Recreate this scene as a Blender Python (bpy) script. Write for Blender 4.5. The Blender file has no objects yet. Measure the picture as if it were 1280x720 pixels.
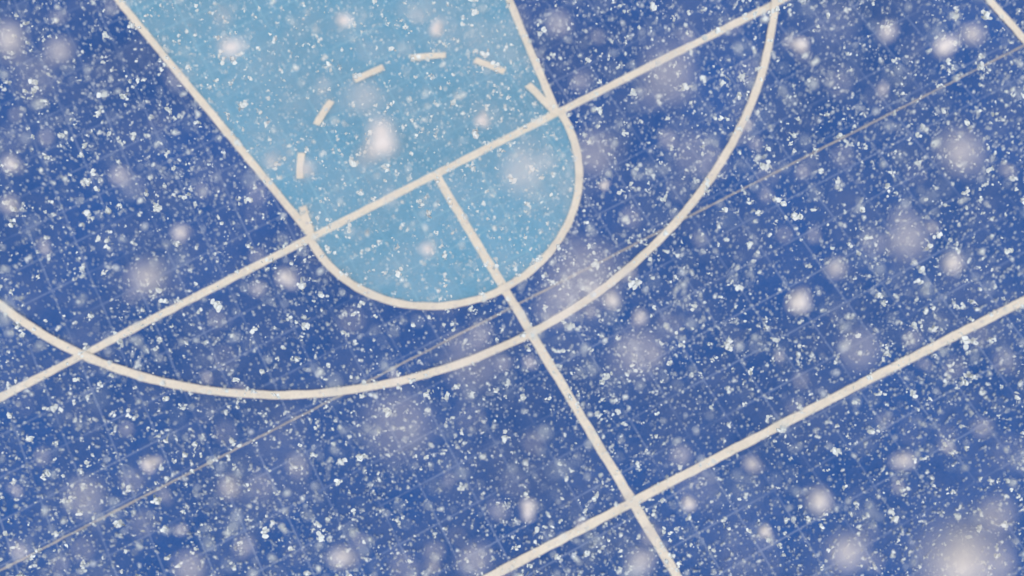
import bpy, math, random
import numpy as np
from mathutils import Vector, Matrix, Euler, noise as mn
random.seed(7); rng=np.random.default_rng(11)
C=bpy.context.scene.collection

# ---------------------------------------------------------------- camera calibration (court is metric)
def rot(a):
    return np.array(Euler(a,'XYZ').to_matrix())
def back(P,px,py):
    R=rot((P[3],P[4],P[5])); f=P[6]*1000
    d=R@np.array([(px-640)/f,-(py-360)/f,-1.0])
    t=-P[2]/d[2]
    return P[0]+t*d[0],P[1]+t*d[1]
FT=[(968,6),(825,75),(545,220),(390,296),(230,378),(110,442),(2,496)]
MID=[(548,224),(632,364),(668,422),(740,543),(790,628),(845,718)]
HALF=[(618,719),(790,628),(1040,499),(1278,377)]
SEAM=[(20,702),(390,515),(970,213),(1260,68)]
CIR=[(545,386),(720,215),(440,349),(632,366),(390,296),(695,140),(690,319),(480,377)]
ARC=[(968,8),(941,130),(850,268),(770,347),(668,420),(545,467),(380,493),(240,487),(114,445),(2,385)]
KL=[(148,2),(210,75),(300,185),(385,290)]
KR=[(637,2),(665,70),(694,138)]
SIDE=[(1245,3),(1280,58)]
def res(P):
    r=[]; V,W,Cy,R3,U,m=P[7:13]
    for p in FT: r.append(back(P,*p)[1])
    for p in MID: r.append(back(P,*p)[0])
    for p in HALF: r.append(back(P,*p)[1]+V)
    for p in SEAM: r.append(back(P,*p)[1]+W)
    for p in CIR: r.append(math.hypot(*back(P,*p))-1.8)
    for p in ARC:
        x,y=back(P,*p); r.append(math.hypot(x,y-Cy)-R3)
    for p in KL:
        x,y=back(P,*p); r.append(-x-1.8-m*y)
    for p in KR:
        x,y=back(P,*p); r.append(x-1.8-m*y)
    for p in SIDE: r.append(back(P,*p)[0]-U)
    r.append((P[6]-.96)*.3)
    return np.array(r)
P=np.array([-0.3,-4.5,9.5,math.radians(19),0.0,math.radians(-29),.96, 5.0,2.5,4.2,6.7,7.5,.18])
lam=1e-2; r=res(P); c=r@r
for it in range(80):
    J=np.empty((len(r),len(P)))
    for k in range(len(P)):
        Q=P.copy(); Q[k]+=1e-5; J[:,k]=(res(Q)-r)/1e-5
    A=J.T@J
    st=np.linalg.solve(A+lam*np.diag(np.diag(A)+1e-9),-J.T@r)
    r2=res(P+st); c2=r2@r2
    if c2<c: P=P+st; r=r2; c=c2; lam*=.4
    else: lam*=4
V,W,Cy,R3,U,m=[float(v) for v in P[7:13]]
F=float(P[6]*1000)
RM=rot((P[3],P[4],P[5])); CP=P[:3]

cd=bpy.data.cameras.new('camera'); cam=bpy.data.objects.new('camera',cd); C.objects.link(cam)
cam.location=tuple(CP); cam.rotation_euler=(P[3],P[4],P[5])
cd.sensor_width=36; cd.lens=F/1280*36; cd.clip_start=.05; cd.clip_end=2000
APER=.028; FOC=6.5
cd.dof.use_dof=True; cd.dof.focus_distance=FOC; cd.dof.aperture_fstop=cd.lens/1000/APER
bpy.context.scene.camera=cam

# ---------------------------------------------------------------- materials
def mat(name):
    mt=bpy.data.materials.new(name); mt.use_nodes=True
    nt=mt.node_tree; return mt,nt,nt.nodes['Principled BSDF']
def N(nt,t,**k):
    n=nt.nodes.new(t)
    for a,b in k.items(): setattr(n,a,b)
    return n
def noise(nt,co,scale,detail=4,rough=.6):
    n=N(nt,'ShaderNodeTexNoise'); n.inputs['Scale'].default_value=scale
    n.inputs['Detail'].default_value=detail; n.inputs['Roughness'].default_value=rough
    nt.links.new(co,n.inputs['Vector']); return n.outputs['Fac']
def ramp(nt,fac,stops):
    n=N(nt,'ShaderNodeValToRGB'); e=n.color_ramp.elements
    while len(e)<len(stops): e.new(.5)
    for i,(p,cc) in enumerate(stops):
        e[i].position=p; e[i].color=(*cc,1) if len(cc)==3 else cc
    nt.links.new(fac,n.inputs['Fac']); return n.outputs['Color']
def mix(nt,fac,a,b,bt='MIX'):
    n=N(nt,'ShaderNodeMix',data_type='RGBA',blend_type=bt)
    if isinstance(fac,(int,float)): n.inputs['Factor'].default_value=fac
    else: nt.links.new(fac,n.inputs['Factor'])
    for s,v in ((6,a),(7,b)):
        if isinstance(v,tuple): n.inputs[s].default_value=(*v,1)
        else: nt.links.new(v,n.inputs[s])
    return n.outputs[2]
def court_mat(name,ca,cb,joint,haze,hz=.42,amp=1.0):
    mt,nt,b=mat(name); co=N(nt,'ShaderNodeTexCoord').outputs['Object']
    br=N(nt,'ShaderNodeTexBrick'); br.offset=0; br.inputs['Scale'].default_value=1
    br.inputs['Brick Width'].default_value=.5; br.inputs['Row Height'].default_value=.5
    br.inputs['Mortar Size'].default_value=.009; br.inputs['Mortar Smooth'].default_value=.1
    br.inputs['Color1'].default_value=(*ca,1); br.inputs['Color2'].default_value=(*cb,1)
    br.inputs['Mortar'].default_value=(*joint,1)
    nt.links.new(co,br.inputs['Vector'])
    jm=ramp(nt,noise(nt,co,.7,3),[(.38,(.25,.25,.25)),(.56,(1,1,1))])
    lo,hi=1-.17*amp,1+.12*amp
    big=ramp(nt,noise(nt,co,.38,5),[(.3,(lo,lo,lo)),(.7,(hi,hi,hi))])
    c1=mix(nt,1.0,tuple((a+c)/2 for a,c in zip(ca,cb)),big,'MULTIPLY')
    fine=ramp(nt,noise(nt,co,38,5,.75),[(.35,(.82,.82,.82)),(.65,(1.15,1.15,1.15))])
    c2=mix(nt,1.0,c1,fine,'MULTIPLY')
    dust=ramp(nt,noise(nt,co,80,3,.75),[(.575,(0,0,0)),(.72,(.6,.6,.6))])
    c3=mix(nt,dust,c2,(.50,.56,.62))
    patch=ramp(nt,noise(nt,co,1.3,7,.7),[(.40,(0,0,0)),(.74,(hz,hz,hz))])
    c4=mix(nt,patch,c3,haze)  # mottled haze of blurred falling snow, painted into the floor colour
    jf=N(nt,'ShaderNodeMath',operation='MULTIPLY'); nt.links.new(br.outputs['Fac'],jf.inputs[0]); nt.links.new(jm,jf.inputs[1])
    c5=mix(nt,jf.outputs[0],c4,joint)
    nt.links.new(c5,b.inputs['Base Color'])
    b.inputs['Roughness'].default_value=.8; b.inputs['Specular IOR Level'].default_value=.2
    bp=N(nt,'ShaderNodeBump'); bp.inputs['Strength'].default_value=.3; bp.inputs['Distance'].default_value=.01
    nt.links.new(noise(nt,co,60,4),bp.inputs['Height']); nt.links.new(bp.outputs[0],b.inputs['Normal'])
    return mt
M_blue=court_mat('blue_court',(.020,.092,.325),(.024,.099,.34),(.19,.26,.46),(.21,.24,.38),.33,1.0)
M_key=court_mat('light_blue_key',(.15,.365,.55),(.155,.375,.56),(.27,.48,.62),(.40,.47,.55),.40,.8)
def line_mat(name,col,worn,deep=.55):
    mt,nt,b=mat(name); co=N(nt,'ShaderNodeTexCoord').outputs['Object']
    a=ramp(nt,noise(nt,co,3,6,.7),[(.3,tuple(c*.86 for c in col)),(.7,tuple(min(1,c*1.04) for c in col))])
    f=ramp(nt,noise(nt,co,60,4,.75),[(.3,(.80,.80,.83)),(.6,(1.03,1.03,1.03))])
    c1=mix(nt,1.0,a,f,'MULTIPLY')
    w=ramp(nt,noise(nt,co,16,6,.75),[(worn,(deep,deep,deep)),(worn+.12,(0,0,0))])
    c2=mix(nt,w,c1,(.10,.14,.38))
    nt.links.new(c2,b.inputs['Base Color']); b.inputs['Roughness'].default_value=.75
    return mt
M_line=line_mat('white_line_paint',(.85,.785,.68),.30)
M_seam=line_mat('worn_thin_line_paint',(.46,.44,.44),.36,.5)
def snow_mat(name,col):
    mt,nt,b=mat(name); co=N(nt,'ShaderNodeTexCoord').outputs['Object']
    c1=ramp(nt,noise(nt,co,40,3),[(.3,tuple(c*.88 for c in col)),(.7,col)])
    nt.links.new(c1,b.inputs['Base Color']); b.inputs['Roughness'].default_value=.9
    return mt
M_snow=snow_mat('snow',(.78,.84,.86)); M_snow2=snow_mat('snow_soft',(.87,.83,.84))
mt,nt,b=mat('asphalt'); co=N(nt,'ShaderNodeTexCoord').outputs['Object']
nt.links.new(ramp(nt,noise(nt,co,25,6),[(.3,(.04,.04,.045)),(.75,(.10,.10,.11))]),b.inputs['Base Color']); b.inputs['Roughness'].default_value=.9
M_asph=mt

# ---------------------------------------------------------------- mesh helpers
def mesh(name,verts,faces,material,parent=None):
    me=bpy.data.meshes.new(name); me.from_pydata(verts,[],faces); me.update()
    me.materials.append(material); o=bpy.data.objects.new(name,me); C.objects.link(o)
    o.parent=parent; return o
def tag(o,label=None,cat=None,group=None,kind=None):
    if label: o['label']=label
    if cat:o['category']=cat
    if group:o['group']=group
    if kind:o['kind']=kind
    return o
def strip(name,pts,w,z,material,parent=None,wob=.005):
    pts=[Vector(p) for p in pts]; fine=[pts[0]]
    for a,b2 in zip(pts,pts[1:]):
        n=max(1,int((b2-a).length/.10))
        for i in range(1,n+1): fine.append(a.lerp(b2,i/n))
    vs=[];fs=[]; n=len(fine)
    for i,p in enumerate(fine):
        t=(fine[min(i+1,n-1)]-fine[max(i-1,0)]).normalized(); q=Vector((-t.y,t.x))
        l=w/2+random.uniform(-wob,wob); r_=w/2+random.uniform(-wob,wob)
        vs+=[(p.x+q.x*l,p.y+q.y*l,z),(p.x-q.x*r_,p.y-q.y*r_,z)]
        if i: k=2*i; fs.append((k-2,k-1,k+1,k))
    return mesh(name,vs,fs,material,parent)
# hand-laid lines: each is very slightly bowed, as measured on the court
def bow(pts,axis,ext0,ext1,deg=2,n=60):
    q=sorted([back(P,*p) for p in pts],key=lambda t:t[axis])
    xs=np.array([t[axis] for t in q]); ys=np.array([t[1-axis] for t in q])
    co=np.polyfit(xs,ys,deg); d=np.polyder(co)
    def f(x):
        xc=min(max(x,xs[0]),xs[-1]); return float(np.polyval(co,xc)+np.polyval(d,xc)*(x-xc))
    out=[]
    for i in range(n+1):
        x=ext0+(ext1-ext0)*i/n; out.append((x,f(x)) if axis==0 else (f(x),x))
    return out
def rad(pts,cy,a0,a1,deg=3,n=120):
    q=sorted([(math.atan2(-(y-cy),x),math.hypot(x,y-cy)) for x,y in [back(P,*p) for p in pts]])
    t=np.array([a for a,_ in q]); rr=np.array([b for _,b in q]); co=np.polyfit(t,rr,deg)
    out=[]
    for i in range(n+1):
        a=a0+(a1-a0)*i/n; R_=float(np.polyval(co,min(max(a,t[0]),t[-1])))
        out.append((R_*math.cos(a),cy-R_*math.sin(a)))
    return out

# ---------------------------------------------------------------- ground and court
S=600
tag(mesh('ground',[(-S,-S,-.03),(S,-S,-.03),(S,S,-.03),(-S,S,-.03)],[(0,1,2,3)],M_asph),kind='structure')
x0,x1,y0,y1=-12,U+1.6,-16,8.5
vs=[(x0,y0,0),(x1,y0,0),(x1,y1,0),(x0,y1,0),(x0,y0,-.05),(x1,y0,-.05),(x1,y1,-.05),(x0,y1,-.05)]
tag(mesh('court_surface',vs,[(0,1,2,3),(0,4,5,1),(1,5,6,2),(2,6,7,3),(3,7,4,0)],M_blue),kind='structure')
BY=5.8
semi=rad(CIR,0,math.pi,0,deg=2,n=60)
kl=bow(KL,1,0,BY,1,20); kr=bow(KR,1,0,BY,1,20)
out=[kl[-1]]+semi+[kr[-1]]
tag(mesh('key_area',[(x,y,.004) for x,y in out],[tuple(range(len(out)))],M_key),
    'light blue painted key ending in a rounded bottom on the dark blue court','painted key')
LW=.106
def line(name,pts,w,z,label,cat='line'):
    o=strip(name,pts,w,z,M_line); tag(o,label,cat); return o
line('free_throw_line',bow(FT,0,x0,U),LW,.008,'long straight white line crossing the light blue key and running past the curved arc')
line('centre_line',bow(MID,1,-14,0,1),LW,.012,'white line running from the middle of the light blue key down to the bottom edge')
line('halfway_line',bow(HALF,0,x0,U),LW*.96,.016,'straight white line across the lower right of the dark blue court')
line('side_line',[(U,-15),(U,BY+.06)],LW*.95,.020,'short piece of white line cutting the top right corner')
line('key_line',kl,LW*.92,.024,'slanting white line along the left edge of the light blue key')
line('key_line',kr,LW*.92,.028,'slanting white line along the right edge of the light blue key')
line('semicircle_line',semi,LW*.92,.032,'white half circle line around the rounded bottom of the light blue key','curved line')
ap=rad(ARC,Cy,math.pi,0,deg=3,n=140)
line('three_point_arc',[(ap[0][0],BY)]+ap+[(ap[-1][0],BY)],LW*.95,.036,'wide curved white arc sweeping across the dark blue court around the key','curved line')
line('base_line',[(x0,BY),(U,BY)],LW,.040,'white base line behind the key beyond the top of the photo')
tag(strip('thin_seam_line',bow(SEAM,0,x0,x1),.026,.006,M_seam,wob=.005),'thin faint worn line running diagonally across the whole dark blue court','thin line')
da=bpy.data.objects.new('dashed_semicircle',None); C.objects.link(da)
tag(da,'broken half circle of short white dashes inside the light blue key','dashed line')
for k,(a,b2) in enumerate([((660,108),(692,141)),((594,77),(631,92)),((514,75),(558,71)),((444,103),(480,86)),((415,128),(396,158)),((378,193),(376,225)),((379,260),(389,292))]):
    A0=back(P,*a);B0=back(P,*b2)
    strip('dash',[A0,((A0[0]+B0[0])/2*1.004,(A0[1]+B0[1])/2*1.004),B0],LW*.92,.044,M_line,parent=da)

# ---------------------------------------------------------------- snow
phi=(1+5**.5)/2
IV=np.array([(-1,phi,0),(1,phi,0),(-1,-phi,0),(1,-phi,0),(0,-1,phi),(0,1,phi),(0,-1,-phi),(0,1,-phi),(phi,0,-1),(phi,0,1),(-phi,0,-1),(-phi,0,1)])/math.hypot(1,phi)
IF=[(0,11,5),(0,5,1),(0,1,7),(0,7,10),(0,10,11),(1,5,9),(5,11,4),(11,10,2),(10,7,6),(7,1,8),(3,9,4),(3,4,2),(3,2,6),(3,6,8),(3,8,9),(4,9,5),(2,4,11),(6,2,10),(8,6,7),(9,8,1)]
def flake(k,loose=1.0,one=False):
    r_=np.random.default_rng(100+k); vs=[];fs=[]
    for cc in range(1 if (k%3 or one) else 2):
        if one: core=IV*r_.uniform(.26,.44,(12,1))+r_.normal(0,.04,3)
        else: core=IV*r_.uniform(.16,.38,(12,1))*np.array([1,r_.uniform(.6,1),r_.uniform(.6,.9)])+r_.normal(0,.13*loose,3)
        o0=len(vs); vs+=core.tolist(); fs+=[tuple(a+o0 for a in q) for q in IF]
    for j in range(r_.integers(4,8)):
        c0=r_.normal(0,.18*loose,3); e1=r_.normal(0,1,3); e1/=np.linalg.norm(e1)
        e2=np.cross(e1,r_.normal(0,1,3)); e2/=np.linalg.norm(e2)
        n=r_.integers(4,8); s0=len(vs); rd=r_.uniform(.10,.30)
        for i in range(n):
            a=2*math.pi*i/n; q=c0+rd*(e1*math.cos(a)+e2*math.sin(a))*r_.uniform(.5,1.3)
            vs.append(q.tolist())
        fs.append(tuple(range(s0,s0+n)))
    return np.array(vs),fs
NV=18
FL=[flake(k) for k in range(NV)]
FM={}
for k,(v,f) in enumerate(FL):
    for mi,mm in ((0,M_snow),(1,M_snow2)):
        me=bpy.data.meshes.new('snowflake'); me.from_pydata(v.tolist(),[],f); me.materials.append(mm); FM[k,mi]=me
HM=[]
for k in range(8):
    v,f=flake(60+k,.8,True)
    me=bpy.data.meshes.new('snowflake'); me.from_pydata(v.tolist(),[],f); me.materials.append(M_snow2); HM.append(me)
def world(px,py,z):
    d=np.array([(px-640)/F,-(py-360)/F,-1.0])*z
    return CP+RM@d
flakes=[]
HERO=[
(479,176,48,1,'big bright round blurred snowflake in the middle of the light blue key'),
(998,374,33,1,'bright white blurred snowflake between the wide arc and the lower right line'),
(1200,190,62,.42,'large pale hazy snowflake near the right edge, below the corner line'),
(1205,700,112,.7,'largest hazy snowflake, at the bottom right corner'),
(287,60,32,.7,'soft round snowflake near the left edge line at the top of the key'),
(186,345,50,.42,'hazy snowflake just above the long line, left of the key'),
(1193,330,30,.75,'oval soft snowflake above the lower right line near the right edge'),
(1026,626,36,.8,'bright soft snowflake under the lower right line'),
(425,695,34,.6,'soft snowflake at the bottom edge, left of centre'),
(110,618,60,.34,'wide faint hazy snowflake in the lower left of the court'),
(835,95,80,.32,'large faint smudge of a snowflake between the long line and the arc'),
(800,440,66,.26,'faint wide snowflake haze right of the crossing of arc and centre line'),
(655,218,60,.34,'hazy snowflake inside the rounded bottom of the key'),
(1135,300,60,.32,'faint round snowflake haze in the right part of the court'),
(730,350,100,.32,'wide mauve snowflake haze between the half circle and the arc'),
(696,382,60,.25,'small mauve haze of a snowflake beside the centre line'),
(740,190,60,.3,'hazy snowflake touching the right side of the half circle'),
(765,375,24,.85,'soft snowflake lying over the wide arc right of the centre line'),
(430,25,22,.7,'soft snowflake at the top middle of the light blue key'),
(545,36,20,.9,'small bright soft snowflake above the dashes of the key'),
(602,150,18,.9,'small soft snowflake under the dashed half circle'),
(535,312,22,.6,'soft snowflake in the rounded bottom left of the centre line'),
(360,346,26,.75,'soft snowflake just below the long line beside the key corner'),
(75,65,42,.45,'hazy snowflake in the top left corner region'),
(12,45,46,.5,'pale snowflake cut by the left edge at the top'),
(15,204,26,.6,'soft snowflake at the left edge under the corner'),
(12,255,28,.5,'soft snowflake at the left edge above the arc end'),
(1180,57,28,.75,'soft snowflake just left of the corner line at top right'),
(1215,45,32,.5,'hazy snowflake beside the corner line at top right'),
(1000,57,20,.9,'small soft snowflake right of the top end of the arc'),
(1045,335,30,.5,'soft snowflake above the lower right line, right of centre'),
(1075,435,60,.25,'mauve snowflake haze above the middle of the lower right line'),
(500,530,100,.2,'wide faint snowflake haze under the bottom of the arc'),
(287,608,32,.5,'soft snowflake in the lower left above the thin line'),
(660,635,24,.85,'soft snowflake left of the centre line near the bottom'),
(186,580,20,.8,'small soft oval snowflake above the thin line at lower left'),
(240,710,46,.35,'hazy snowflake on the bottom edge in the lower left'),
(800,700,38,.45,'soft snowflake beside the lower end of the centre line'),
(595,700,46,.3,'faint snowflake at the bottom edge near the lower right line'),
(1060,690,54,.5,'hazy snowflake at the bottom, left of the largest corner one'),
(1245,640,52,.32,'faint snowflake haze above the bottom right corner'),
(1130,575,28,.6,'soft snowflake in the lower right of the court'),
(940,580,24,.6,'soft snowflake just under the lower right line near its middle'),
(860,630,20,.75,'soft snowflake right of the centre line crossing'),
(455,120,50,.3,'hazy snowflake beside a dash in the light blue key'),
(381,210,28,.5,'soft snowflake next to the leftmost dashes'),
(870,190,60,.18,'faint snowflake haze inside the top right of the arc'),
(150,220,30,.4,'soft snowflake left of the key between the top and the long line'),
(225,290,24,.6,'soft snowflake just above the long line close to the key'),
(1110,40,28,.5,'soft snowflake near the top right, left of the corner line'),
(755,232,13,.9,'small bright snowflake just outside the right of the half circle'),
(957,664,17,.95,'small bright snowflake at the bottom right of the centre line'),
(590,450,80,.16,'faint snowflake haze over the arc left of the centre line'),
(800,395,22,.6,'soft snowflake under the right part of the wide arc'),
(700,30,36,.3,'faint soft snowflake at the top, right of the key'),
]
for (px,py,D,op,lab) in HERO:
    kb=.92-.38*op
    B=D*kb; z=1/(B/(APER*F)+1/FOC); s=z*D*math.sqrt(op)*1.3/F
    flakes.append((world(px,py,z),s,px,py,z,lab))
def dens(p):
    n=mn.noise(Vector((p[0]*.5,p[1]*.5,3.1)))*.6+mn.noise(Vector((p[0]*1.6,p[1]*1.6,8.2)))*.5
    return .66+n*.5
def rnd(n,z0,z1,s0,s1,pw=1.0,margin=1.25,e=1.7,cl=True):
    k=0
    while k<n:
        px=640+(rng.random()-.5)*1280*margin; py=360+(rng.random()-.5)*720*margin*1.05
        z=z0+(z1-z0)*rng.random()**pw
        p=world(px,py,z)
        if p[2]<.05: continue
        if cl and rng.random()>dens(back(P,px,py)): continue
        t=rng.random(); s=s0*(s1/s0)**(t**e)
        flakes.append((p,s,px,py,z,None)); k+=1
rnd(11000,5,11,.012,.070,.8,e=2.5)
rnd(3000,3,5,.008,.033,.8,e=2.2)
rnd(1300,1.7,3,.008,.023,.8)
rnd(560,1.0,1.7,.007,.020,.8,e=1.4)
rnd(90,.6,1.0,.006,.014,.8,cl=False)
rnd(60,.32,.5,.004,.008,.8,cl=False)
def appar(f):
    return f[1]*F/f[4] + .12*APER*F*abs(1/f[4]-1/FOC)
def inview(f): return 3<f[2]<1277 and 3<f[3]<717
order=sorted([i for i,f in enumerate(flakes) if inview(f)],key=lambda i:(flakes[i][5] is None,-appar(flakes[i])))
ind=order[:300]; indset=set(ind)
def region(px,py):
    x,y=back(P,px,py)
    if y>0 and abs(x)<1.8+m*y: return 'the light blue key above the long line'
    if y<=0 and math.hypot(x,y)<1.8: return 'the rounded bottom of the light blue key'
    if math.hypot(x,y-Cy)<R3:
        if y>0: return 'dark blue court left of the key' if x<0 else 'the dark blue wedge right of the key'
        return 'the band between half circle and arc, '+('left half' if x<0 else 'right half')
    if y>0: return 'the left edge outside the arc' if x<0 else 'the upper right court outside the arc'
    if y<-V: return 'court below the lower right line' if x>0 else 'the bottom court left of the centre line'
    if x<0: return 'the lower left court under the arc'
    return 'court between the arc and lower right line'
for i in ind:
    p,s,px,py,z,lab=flakes[i]
    near=z<2.4
    o=bpy.data.objects.new('snowflake',HM[i%8] if lab else FM[i%NV,1 if near else 0]); C.objects.link(o)
    o.location=tuple(p); o.scale=(s,s,s)
    o.rotation_euler=(random.uniform(0,6.28),random.uniform(0,6.28),random.uniform(0,6.28))
    if lab: tag(o,lab,'snowflake','large blurred snowflakes falling close by')
    else:
        kind='soft blurred' if near else 'crisp white'
        tag(o,'%s snowflake over %s'%(kind,region(px,py)),'snowflake','%s snowflakes over %s'%(kind,region(px,py)))
rest=[i for i in range(len(flakes)) if i not in indset]
vs=[];fs=[];off=0
for i in rest:
    p,s=flakes[i][0],flakes[i][1]; v,f=FL[i%NV]
    R_=rot((random.uniform(0,6.28),random.uniform(0,6.28),random.uniform(0,6.28)))
    vs.append((v*s)@R_.T+p); fs+= [tuple(a+off for a in q) for q in f]; off+=len(v)
tag(mesh('falling_snow',np.concatenate(vs).tolist(),fs,M_snow),'countless small white snowflakes falling over the whole court','snow',kind='stuff')
# settled grains
vs=[];fs=[];k=0
while k<38000:
    x,y=back(P,640+(rng.random()-.5)*1280*1.3,360+(rng.random()-.5)*720*1.35)
    if rng.random()>dens((x,y))+.15: continue
    k+=1
    s=.004+.012*rng.random()**2.2; n=5; o0=len(vs); a0=rng.random()*6.28; z=.045
    vs.append((x,y,z+s*.6))
    for i in range(n):
        a=a0+i*2*math.pi/n; q=s*rng.uniform(.6,1.3); vs.append((x+q*math.cos(a),y+q*math.sin(a),.001))
    for i in range(n): fs.append((o0,o0+1+i,o0+1+(i+1)%n))
tag(mesh('settled_snow',vs,fs,M_snow),'fine grains of snow lying scattered on the court','snow',kind='stuff')

# ---------------------------------------------------------------- light
sc=bpy.context.scene
w=bpy.data.worlds.new('World'); sc.world=w; w.use_nodes=True; nt=w.node_tree
bg=nt.nodes['Background']; sky=nt.nodes.new('ShaderNodeTexSky'); sky.sky_type='NISHITA'; sky.sun_disc=False
el,az=math.radians(58),math.radians(200)
sky.sun_elevation=el; sky.sun_rotation=az; sky.dust_density=4
hs=nt.nodes.new('ShaderNodeHueSaturation'); hs.inputs['Saturation'].default_value=.35
nt.links.new(sky.outputs[0],hs.inputs['Color']); nt.links.new(hs.outputs[0],bg.inputs['Color'])
bg.inputs['Strength'].default_value=.12
sd=bpy.data.lights.new('sun','SUN'); sd.energy=1.3; sd.angle=math.radians(15); sd.color=(1,.95,.9)
so=bpy.data.objects.new('sun',sd); C.objects.link(so)
d=Vector((math.sin(az)*math.cos(el),math.cos(az)*math.cos(el),math.sin(el)))
so.rotation_euler=d.to_track_quat('Z','Y').to_euler()
sc.view_settings.view_transform='Standard'; sc.view_settings.look='None'; sc.view_settings.exposure=0
